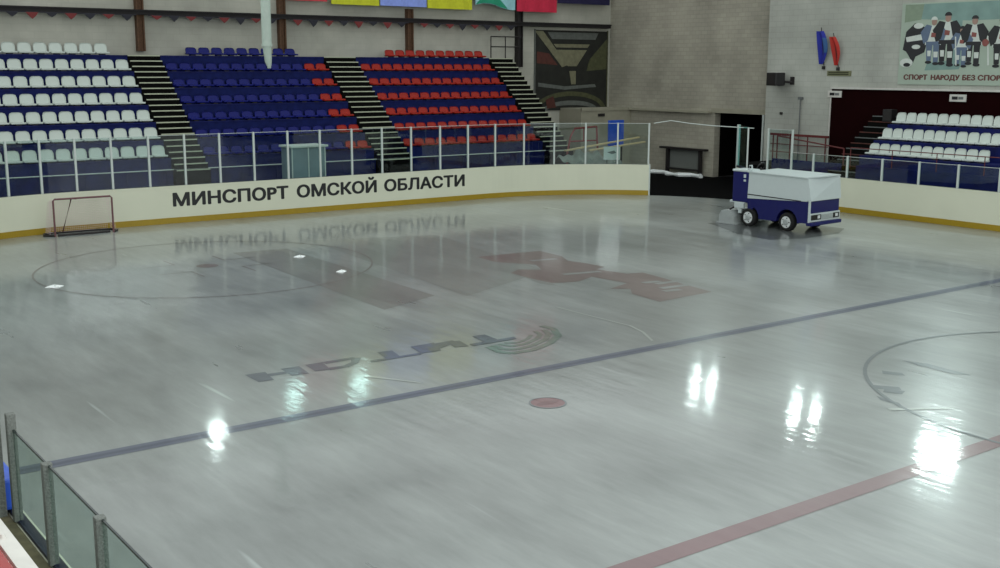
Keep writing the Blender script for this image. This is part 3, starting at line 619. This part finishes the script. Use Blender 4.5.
# loudspeaker, flags, plate, signs
t = thing('wall_loudspeaker', 'black wall loudspeaker on a bracket below the flags', 'loudspeaker', (-25.85, 21.5, 4.6))
mb = MB(); mb.T = Matrix.Rotation(rad(-18), 4, 'Z'); mb.bevbox(-.42, .36, -.75, -.25, 0, .58, .04, 'seatblack'); mb.build('cabinet', t)
mb = MB(); mb.T = Matrix.Rotation(rad(-18), 4, 'Z'); mb.box(-.36, .30, -.765, -.75, .06, .52, 'darkmetal'); mb.build('grille', t)
mb = MB(); mb.tube([(.1, -.4, .2), (.4, -.05, .15)], .05, 'darkmetal', 8); mb.box(.3, .5, -.06, 0, .05, .4, 'darkmetal'); mb.build('bracket', t)
def flag(x, z0, z1, w, k, k2, label, lean):
    t = thing('wall_flag', label, 'flag', (x, 21.5, z0), group=None)
    mb = MB(); mb.tube([(lean*.9, -.02, -.15), (0, -.35, z1-z0+.15)], .018, 'darkmetal', 6); mb.build('flag_pole', t)
    def f(u, v):
        h = (z1-z0)*v; ww = w*(.35+.65*math.sin(PI*min(1., .15+.8*(1-v))))
        return (-w*.45+ww*u+lean*(1-v), -.1-.25*v-.05*math.sin(u*9+v*2), h)
    mb = MB(); mb.grid(f, 10, 10, k)
    n = len(mb.v); mb.build('flag_cloth', t, True)
    if k2:
        mb = MB(); mb.grid(lambda u, v: (f(.62+.38*u, .35+.45*v)[0]+.02, f(.62+.38*u, .35+.45*v)[1]-.03, f(.6, .35+.45*v)[2]), 6, 6, k2); mb.build('flag_fold', t, True)
    mb = MB(); mb.bevbox(lean*.9-.06, lean*.9+.06, -.12, .0, -.22, -.08, .02, 'darkmetal'); mb.build('wall_bracket', t)
flag(-23.75, 5.55, 6.95, .5, 'blueflag', 'teal_flag', 'blue flag hanging folded on the pale wall', .0)
flag(-23.1, 5.5, 6.7, .4, 'redflag', None, 'red flag hanging folded on the pale wall beside the blue one', .12)
t = thing('wall_plate', 'narrow olive nameplate on the wall under the flags', 'sign', (-22.95, 21.5, 5.05))
mb = MB(); mb.box(-.62, .62, -.03, 0, 0, .22, 'plate'); mb.build('plate_face', t)
mb = MB()
for z in (.05, .13): mb.box(-.55, .5, -.036, -.03, z, z+.045, 'olive')
mb.build('plate_lines', t)
for i, (x, y) in enumerate(((-23.05, 4.14), (-17.2, 4.1))):
    t = thing('row_sign', ['small white plaque on the left edge of the maroon panel', 'small white plaque with dark print on the maroon panel under the poster'][i], 'sign', (x, 21.42, y))
    mb = MB(); mb.bevbox(-.36, .36, -.04, 0, 0, .28, .01, 'whitegloss'); mb.build('plaque', t)
    mb = MB(); mb.box(-.25, .0, -.046, -.04, .08, .2, 'text'); mb.box(.03, .24, -.046, -.04, .09, .19, 'puck'); mb.build('print', t)
# team poster
t = thing('team_poster', 'large wall poster of hockey players above the maroon panel', 'poster', (-20.0, 21.5, 0))
mb = MB(); mb.box(0, 8.6, -.05, 0, 4.74, 7.95, 'post_bg')
def pp(pts, k, d):
    PC[0] += 1; d += PC[0]*.00008
    mb.prism([(x, -.05, z) for x, z in pts], (0, -d, 0), k)
def ell(cx, cz, rx, rz, k, d, a0=0, a1=360):
    pp([(cx+rx*math.cos(rad(a0+(a1-a0)*i/14)), cz+rz*math.sin(rad(a0+(a1-a0)*i/14))) for i in range(14 if a1-a0 == 360 else 15)], k, d)
pp([(.15, 7.9), (8.5, 7.9), (8.5, 7.25), (3.0, 7.2), (.15, 7.35)], 'post_teal', .004)
pp([(.15, 7.9), (1.0, 7.9), (.9, 7.3), (.15, 7.2)], 'post_green', .006)
pp([(2.3, 7.9), (2.7, 7.9), (2.75, 5.5), (2.25, 5.5)], 'post_teal', .005)
pp([(1.3, 5.6), (2.9, 5.75), (2.7, 5.35), (1.2, 5.3)], 'post_teal', .005)
def player(x, z, s=1., crouch=False, kit='p_white', arms='p_black', leg='p_black', hat=True):
    d = .008
    if crouch:
        pp([(x-.55*s, z+.7*s), (x-.45*s, z+1.35*s), (x-.1*s, z+1.65*s), (x+.3*s, z+1.5*s), (x+.45*s, z+1.0*s), (x+.35*s, z+.6*s), (x, z+.45*s)], 'p_black', d)
        pp([(x-.45*s, z+1.15*s), (x+.2*s, z+1.25*s), (x+.3*s, z+1.05*s), (x-.4*s, z+.98*s)], 'p_white', d+.003)
        ell(x+.05*s, z+1.55*s, .2*s, .1*s, 'p_white', d+.004); ell(x+.0*s, z+.8*s, .18*s, .08*s, 'p_white', d+.004)
        pp([(x-.3*s, z+.5*s), (x-.5*s, z+.75*s), (x+.1*s, z+.7*s), (x-.1*s, z+.2*s)], 'p_black', d); return
    pp([(x-.28*s, z+.15*s), (x-.34*s, z+.9*s), (x-.02, z+.95*s), (x-.06*s, z+.15*s)], leg, d)           # legs
    pp([(x+.06*s, z+.05*s), (x+.02, z+.95*s), (x+.32*s, z+.9*s), (x+.30*s, z+.05*s)], leg, d)
    pp([(x-.24*s, z+.35*s), (x-.26*s, z+.6*s), (x-.08*s, z+.6*s), (x-.08*s, z+.35*s)], 'p_white', d+.002)
    pp([(x+.08*s, z+.3*s), (x+.06*s, z+.55*s), (x+.28*s, z+.55*s), (x+.28*s, z+.3*s)], 'p_white', d+.002)
    pp([(x-.4*s, z+.85*s), (x-.42*s, z+1.55*s), (x-.2*s, z+1.72*s), (x+.22*s, z+1.72*s), (x+.42*s, z+1.5*s), (x+.4*s, z+.85*s)], kit, d+.003)
    pp([(x-.48*s, z+.9*s), (x-.66*s, z+1.4*s), (x-.38*s, z+1.76*s), (x-.1*s, z+1.7*s), (x-.26*s, z+1.05*s)], arms, d+.004)
    pp([(x+.5*s, z+.9*s), (x+.66*s, z+1.4*s), (x+.38*s, z+1.76*s), (x+.1*s, z+1.7*s), (x+.28*s, z+1.05*s)], arms, d+.004)
    pp([(x-.36*s, z+.84*s), (x-.36*s, z+1.0*s), (x+.36*s, z+1.0*s), (x+.36*s, z+.84*s)], arms, d+.005)
    pp([(x-.12*s, z+1.2*s), (x-.1*s, z+1.4*s), (x+.12*s, z+1.36*s), (x+.1*s, z+1.18*s)], 'p_red', d+.005)
    ell(x, z+1.87*s, .13*s, .17*s, 'p_skin', d+.004); ell(x, z+1.95*s, .16*s, .15*s, 'p_black' if hat else 'p_white', d+.006, 0, 180)
    ell(x-.18*s, z+.08*s, .16*s, .07*s, 'p_black', d+.006); ell(x+.2*s, z+.02*s, .16*s, .07*s, 'p_black', d+.006)
player(.75, 5.35, 1.1, crouch=True); player(1.5, 5.55, .88, kit='p_white', arms='p_blue', leg='p_blue', hat=False)
player(2.1, 5.5, .98); player(2.75, 5.45, .74, arms='p_blue', leg='p_blue'); player(3.25, 5.5, .9, arms='p_black'); player(4.4, 5.4, .9); player(5.2, 5.6, .86); player(6.3, 5.5, .8); player(7.4, 5.5, .85, arms='p_blue')
ell(.35, 5.6, .3, .18, 'p_white', .008); ell(.38, 5.52, .16, .08, 'p_black', .010)
ell(3.75, 6.35, .14, .14, 'p_red', .01); ell(4.9, 7.3, .5, .09, 'p_black', .009)
for x in (2.55, 3.9): pp([(x, 5.5), (x+.06, 5.5), (x-.05, 6.6), (x-.1, 6.6)], 'p_white', .009)
mb.build('poster_print', t)
for word, xa, xb in (('СПОPТ', .28, 1.34), ('НАPОДУ', 1.52, 2.76), ('БЕЗ', 2.90, 3.42), ('СПОPА', 3.55, 4.70)):
    mb = MB()
    for q, (du, dv) in enumerate(((-.02, 0), (.02, 0), (0, .014), (0, -.01), (0, 0))):
        put_text(mb, word, lambda u, v, d: (xa+(xb-xa)*u+du, -.0515-.0004*q, 4.93+.2*v+dv), 'p_text', cap='СПОРТ')
    mb.build('poster_lettering', t)

# ------------------------------------------------------------------ hockey goal leaning by the end boards
t = thing('hockey_goal', 'hockey goal with dark red frame parked against the end boards', 'goal', (-28.98, -8.93, 0))
W = .93; H = 1.2
mb = MB(); mb.tube([(0, -W, 0), (0, -W, H-.05), (0, -W+.05, H), (0, W-.05, H), (0, W, H-.05), (0, W, 0)], .032, 'goalpipe', 10); mb.build('front_frame', t, True)
mb = MB(); mb.tube([(0, -W, .03), (-.25, -W-.28, .03), (-.6, -W-.2, .03), (-.72, -.5, .03), (-.72, .5, .03), (-.6, W+.12, .03), (-.25, W+.2, .03), (0, W, .03)], .035, 'darkmetal', 8); mb.build('base_frame', t, True)
mb = MB(); mb.tube([(-.05, -W+.1, .03), (-.05, W-.1, .03)], .04, 'darkmetal', 8); mb.build('padding', t, True)
mb = MB(); mb.tube([(0, -.2, H-.02), (-.3, -.28, H-.05), (-.7, -.5, .05)], .022, 'goalpipe', 8); mb.build('rear_strut', t, True)
mb = MB()
for i in range(31):
    y = -W+2*W*i/30; mb.tube([(0, y, H), (-.32, y, H-.06), (-.7, y*1.02, .06)], .004, 'net', 3)
for i in range(19):
    f = i/18; x = -.32-.38*f; z = (H-.06)*(1-f)+.06*f; mb.tube([(x, -W*1.02, z), (x, W*1.02, z)], .004, 'net', 3)
for s in (-1, 1):
    for i in range(1, 12):
        f = i/12; mb.tube([(0, s*W, H*(1-f)), (-.32-.38*f, s*(W+.1*f), (H-.06)*(1-f)+.04)], .004, 'net', 3)
    for i in range(1, 7): mb.tube([(-.1*i, s*W, H-.02*i), (-.11*i, s*(W+.12), .06)], .004, 'net', 3)
mb.build('net', t)

# ------------------------------------------------------------------ ice resurfacer
t = thing('ice_resurfacer', 'navy and white ice resurfacing machine on the ice by the gate', 'ice resurfacer', (-17.86, 10.24, 0), rad(3.5)); t.scale = (.945, .98, .99)
def poly_xz(pts, y0, y1, k, name, bev=.0, sm=False):
    mb = MB(); mb.prism([(x, y0, z) for x, z in pts], (0, y1-y0, 0), k); return mb.build(name, t, sm)
Wd = 1.72
# lower body with wheel cut-outs
arch = lambda cx, R: [(cx+R*math.cos(rad(a)), .30+R*math.sin(rad(a))) for a in range(0, 181, 20)]
body = [(2.66, .36), (2.66, 1.06), (-.02, 1.06), (-.02, .36)]+[(-.0, .36)]
pts = [(-.02, .42), (-.02, 1.02), (2.66, 1.08), (2.66, .34), (2.25, .34)]+arch(1.72, .45)+arch(.05, .45)[0:4]
poly_xz(pts, .02, Wd-.02, 'zam_navy', 'lower_body')
mb = MB(); mb.prism([(-.02, .0, .98), (-.02, .0, 1.1), (2.5, .0, 1.1), (2.58, .0, 1.08)], (0, Wd, 0), 'zam_white'); mb.build('white_band', t)
mb = MB(); mb.prism([(-.02, -.006, 1.105), (-.02, -.006, 1.14), (2.3, -.006, 1.09), (2.3, -.006, 1.06)], (0, .01, 0), 'seatblack'); mb.build('side_stripe', t)
# white snow tank with canted front corner
mb = MB()
A = [(-.02, .0, 1.1), (2.72, .0, 1.1), (2.52, .04, 1.83), (-.02, .04, 1.87)]
B = [(-.02, Wd, 1.1), (2.72, Wd, 1.1), (2.66, Wd-.04, 1.85), (-.02, Wd-.04, 1.88)]
mb.add(A+B, [(0, 1, 2, 3), (4, 5, 6, 7), (0, 1, 5, 4), (1, 2, 6, 5), (2, 3, 7, 6), (3, 0, 4, 7)], 'zam_white'); mb.build('snow_tank', t)
mb = MB(); mb.prism([(-.05, -.0, 1.875), (2.5, .0, 1.835), (2.7, Wd/2, 1.86), (2.66, Wd, 1.86), (-.05, Wd, 1.89)], (0, 0, .035), 'zam_white'); mb.build('tank_lid', t)
# front
mb = MB(); mb.box(2.64, 2.70, .0, Wd, .40, .68, 'zam_white'); mb.build('grille_frame', t)
for ya, yb in ((.06, .62), (1.32, 1.66)):
    mb = MB(); mb.box(2.70, 2.715, ya, yb, .46, .63, 'seatblack'); mb.build('headlamp_housing', t)
for y in (.48, 1.5):
    mb = MB(); mb.bevbox(2.71, 2.73, y-.07, y+.07, .5, .6, .005, 'hub'); mb.build('headlamp', t)
mb = MB()
for i in range(4): mb.box(2.70, 2.72, .66, 1.28, .46+.045*i, .485+.045*i, 'steel')
mb.build('grille', t)
mb = MB(); mb.bevbox(2.55, 2.78, -.02, Wd+.02, .27, .39, .03, 'zam_navy'); mb.build('front_bumper', t)
mb = MB(); mb.box(2.62, 2.68, -.01, .05, .38, 1.1, 'zam_white'); mb.build('corner_trim', t)
# operator's console at the rear
mb = MB(); mb.bevbox(-.72, -.02, .0, .62, .82, 1.9, .04, 'zam_navy'); mb.build('console_panel', t)
mb = MB(); mb.bevbox(-.74, -.0, -.02, .64, 1.88, 1.96, .03, 'zam_white'); mb.build('console_cap', t)
mb = MB(); mb.box(-.22, -.12, -.012, 0, 1.68, 1.80, 'zam_white'); mb.box(-.22, -.12, -.012, 0, 1.55, 1.62, 'zam_white'); mb.build('decal', t)
mb = MB(); mb.bevbox(-.72, -.02, 1.15, Wd, .82, 1.6, .04, 'zam_navy'); mb.build('console_panel', t)
mb = MB(); mb.bevbox(-.62, -.1, .66, 1.1, 1.2, 1.35, .04, 'seatblack'); mb.bevbox(-.70, -.58, .66, 1.1, 1.3, 1.9, .04, 'seatblack'); mb.build('operator_seat', t)
mb = MB(); mb.tube([(-.05, .88, 1.5), (-.18, .88, 2.0)], .03, 'seatblack', 8)
c = Vector((-.18, .88, 2.0)); mb.tube([(c.x+.09*math.sin(a), c.y+.2*math.cos(a), c.z+.17*math.sin(a)) for a in [2*PI*i/18 for i in range(19)]], .02, 'seatblack', 6); mb.build('steering_wheel', t, True)
mb = MB(); mb.tube([(-.1, .1, 1.95), (-.06, .1, 2.1), (.02, .12, 2.12), (.05, .12, 1.92)], .03, 'zam_white', 8); mb.build('grab_rail', t, True)
mb = MB(); mb.bevbox(-.85, -.15, .02, Wd-.02, .78, .86, .02, 'zam_white'); mb.bevbox(-.62, -.2, .0, .12, .6, .8, .02, 'zam_white'); mb.bevbox(-.45, -.3, .02, .1, .42, .62, .01, 'zam_white'); mb.build('step_plate', t)
mb = MB(); mb.box(-.6, 2.4, .25, Wd-.25, .34, .5, 'seatblack'); mb.build('chassis', t)
# conditioner
mb = MB(); mb.prism([(-1.22, -.12, .04), (-1.18, -.12, .34), (-1.08, -.12, .48), (-.68, -.12, .50), (-.52, -.12, .30), (-.5, -.12, .04)], (0, Wd+.3, 0), 'steel'); mb.build('conditioner', t)
mb = MB(); mb.prism([(-1.3, -.15, .01), (-1.3, -.15, .06), (-.42, -.15, .06), (-.42, -.15, .01)], (0, Wd+.36, 0), 'steel'); mb.build('blade_runner', t)
mb = MB(); mb.tube([(-.9, .1, .5), (-.6, .3, .72)], .03, 'darkmetal', 6); mb.tube([(-.9, 1.5, .5), (-.6, 1.4, .72)], .03, 'darkmetal', 6); mb.build('lift_arm', t)
for (x, y, s) in ((0.05, -.02, 1), (1.72, -.02, 1), (.05, Wd+.02, -1), (1.72, Wd+.02, -1)):
    r = .315; mb = MB()
    prof = [(.0, r*.62), (-.015, r*.8), (.0, r*.95), (.03, r), (.2, r), (.24, r*.95), (.24, r*.6)]
    n = 28; vs = []
    for a in range(n):
        t_ = 2*PI*a/n
        for (d, q) in prof: vs.append((x+q*math.cos(t_), y+s*d, r+q*math.sin(t_)))
    m_ = len(prof); mb.add(vs, [(a*m_+j, ((a+1) % n)*m_+j, ((a+1) % n)*m_+j+1, a*m_+j+1) for a in range(n) for j in range(m_-1)], 'tyre')
    w = mb.build('wheel', t, True)
    mb = MB(); mb.tube([(x, y-s*.005, r), (x, y+s*.2, r)], [.2, .19], 'hub', 24); mb.tube([(x, y-s*.01, r), (x, y-s*.03, r)], [.11, .07], 'steel', 12)
    for a in range(5):
        c = (x+.145*math.cos(a*2*PI/5), r+.145*math.sin(a*2*PI/5)); mb.tube([(c[0], y-s*.006, c[1]), (c[0], y-s*.016, c[1])], .022, 'seatblack', 6)
    mb.build('rim', w)

# ------------------------------------------------------------------ roof beams and lamps
def lamp(name, x, y, z, tgt, w, h, key, label, grp='floodlights above the rink'):
    t = thing('floodlight', label, 'lamp', (x, y, z), group=grp)
    d = (Vector(tgt)-Vector((x, y, z))).normalized(); q = d.to_track_quat('X', 'Z').to_matrix().to_4x4()
    mb = MB(); mb.T = q; mb.bevbox(-.25, .0, -w/2-.04, w/2+.04, -h/2-.04, h/2+.04, .03, 'darkmetal'); mb.build('housing', t)
    mb = MB(); mb.T = q; mb.box(.0, .02, -w/2, w/2, -h/2, h/2, key); mb.build('lens', t)
    mb = MB(); mb.tube([(-.1*d.x, -.1*d.y, .1), (-.1*d.x, -.1*d.y, 10-z+.02)], .025, 'darkmetal', 6); mb.build('hanger', t)
CAM = (8.5, -19.7, 5.4)
def lampset(px, py, k, z=9.):
    pass
lamp('a', -32.9, -3.2, 9, (-20, -10, 0), .3, .25, 'lamp', 'small bright floodlight over the end boards, left of the others')
lamp('b', -36.0, 1.7, 9, (-15, 0, 0), .7, .5, 'lampdim', 'dim lamp over the end stand, middle one')
lamp('c', -36.0, 5.0, 9, (-15, 0, 0), .7, .5, 'lampdim', 'dim lamp over the end stand, nearer the red seats')
lamp('d', -27.0, 17.6, 9, (-15, 0, 0), .22, .3, 'lamp', 'floodlight over the gate')
lamp('d', -26.3, 17.9, 9, (-15, 0, 0), .22, .3, 'lamp', 'floodlight over the gate, right of its twin')
lamp('e', -21.5, 17.9, 9, (-10, 0, 0), .26, .34, 'lamp', 'floodlight over the side boards, left of its twin')
lamp('e', -20.6, 18.1, 9, (-10, 0, 0), .26, .34, 'lamp', 'floodlight over the side boards, right of its twin')
lamp('f', -15.3, 18.1, 9, (-5, -5, 0), .5, .5, 'lamp', 'large floodlight over the side stand')
lamp('f', -14.5, 18.2, 9, (-5, -5, 0), .5, .5, 'lamp', 'large floodlight over the side stand, right of its twin')
for i, x in enumerate((-36, -32.9, -26.7, -21, -14.6)):
    mb = MB(); mb.box(x-.06, x+.06, -24, 21.5 if x > -26.9 else 22.6, 10, 10.14, 'darkmetal'); struct(mb.build('trim_%d' % (i+2)))

# broad fill lights added outside the view to brighten the hall, not real fixtures
def area(x, y, z, sx, sy, power, col, tgt=None):
    l = bpy.data.lights.new('fill_light', 'AREA'); l.shape = 'RECTANGLE'; l.size = sx; l.size_y = sy; l.energy = power; l.color = col
    o = bpy.data.objects.new('fill_light', l); COL.objects.link(o); o.location = (x, y, z)
    d = Vector(tgt)-Vector((x, y, z)) if tgt else Vector((0, 0, -1)); o.rotation_euler = d.to_track_quat('-Z', 'Y').to_euler(); return o
area(10, -14, 11, 10, 4, 1700, (.95, 1, .98), (-18, 2, 0))
area(14, 8, 11, 8, 4, 900, (.95, 1, .98), (-18, 5, 1))

w = bpy.data.worlds.new('ambient_fill'); S.world = w; w.use_nodes = True  # even ambient fill added from the open top, where no roof is built
bg = w.node_tree.nodes['Background']; bg.inputs[0].default_value = (.94, 1., .985, 1); bg.inputs[1].default_value = .98

# ------------------------------------------------------------------ camera
cp = (8.515466048858972, -19.733971278247754, 5.366871105503381); yaw, pitch, roll, f = 2.50769720869451, 0.18812524193777222, 0.0025669603442679905, 1136.4859947547732
fw = Vector((math.cos(yaw)*math.cos(pitch), math.sin(yaw)*math.cos(pitch), -math.sin(pitch)))
r0 = Vector((math.sin(yaw), -math.cos(yaw), 0)); u0 = r0.cross(fw)
rr = math.cos(roll)*r0+math.sin(roll)*u0; uu = -math.sin(roll)*r0+math.cos(roll)*u0
cam = bpy.data.cameras.new('camera'); co = bpy.data.objects.new('camera', cam); COL.objects.link(co)
cam.sensor_width = 36; cam.sensor_fit = 'HORIZONTAL'; cam.lens = f*36/1000; cam.clip_end = 300
co.matrix_world = Matrix(((rr.x, uu.x, -fw.x, cp[0]), (rr.y, uu.y, -fw.y, cp[1]), (rr.z, uu.z, -fw.z, cp[2]), (0, 0, 0, 1)))
S.camera = co
S.view_settings.view_transform = 'Standard'; S.view_settings.look = 'None'; S.view_settings.gamma = 1; S.view_settings.use_curve_mapping = False
S.view_settings.exposure = 0.
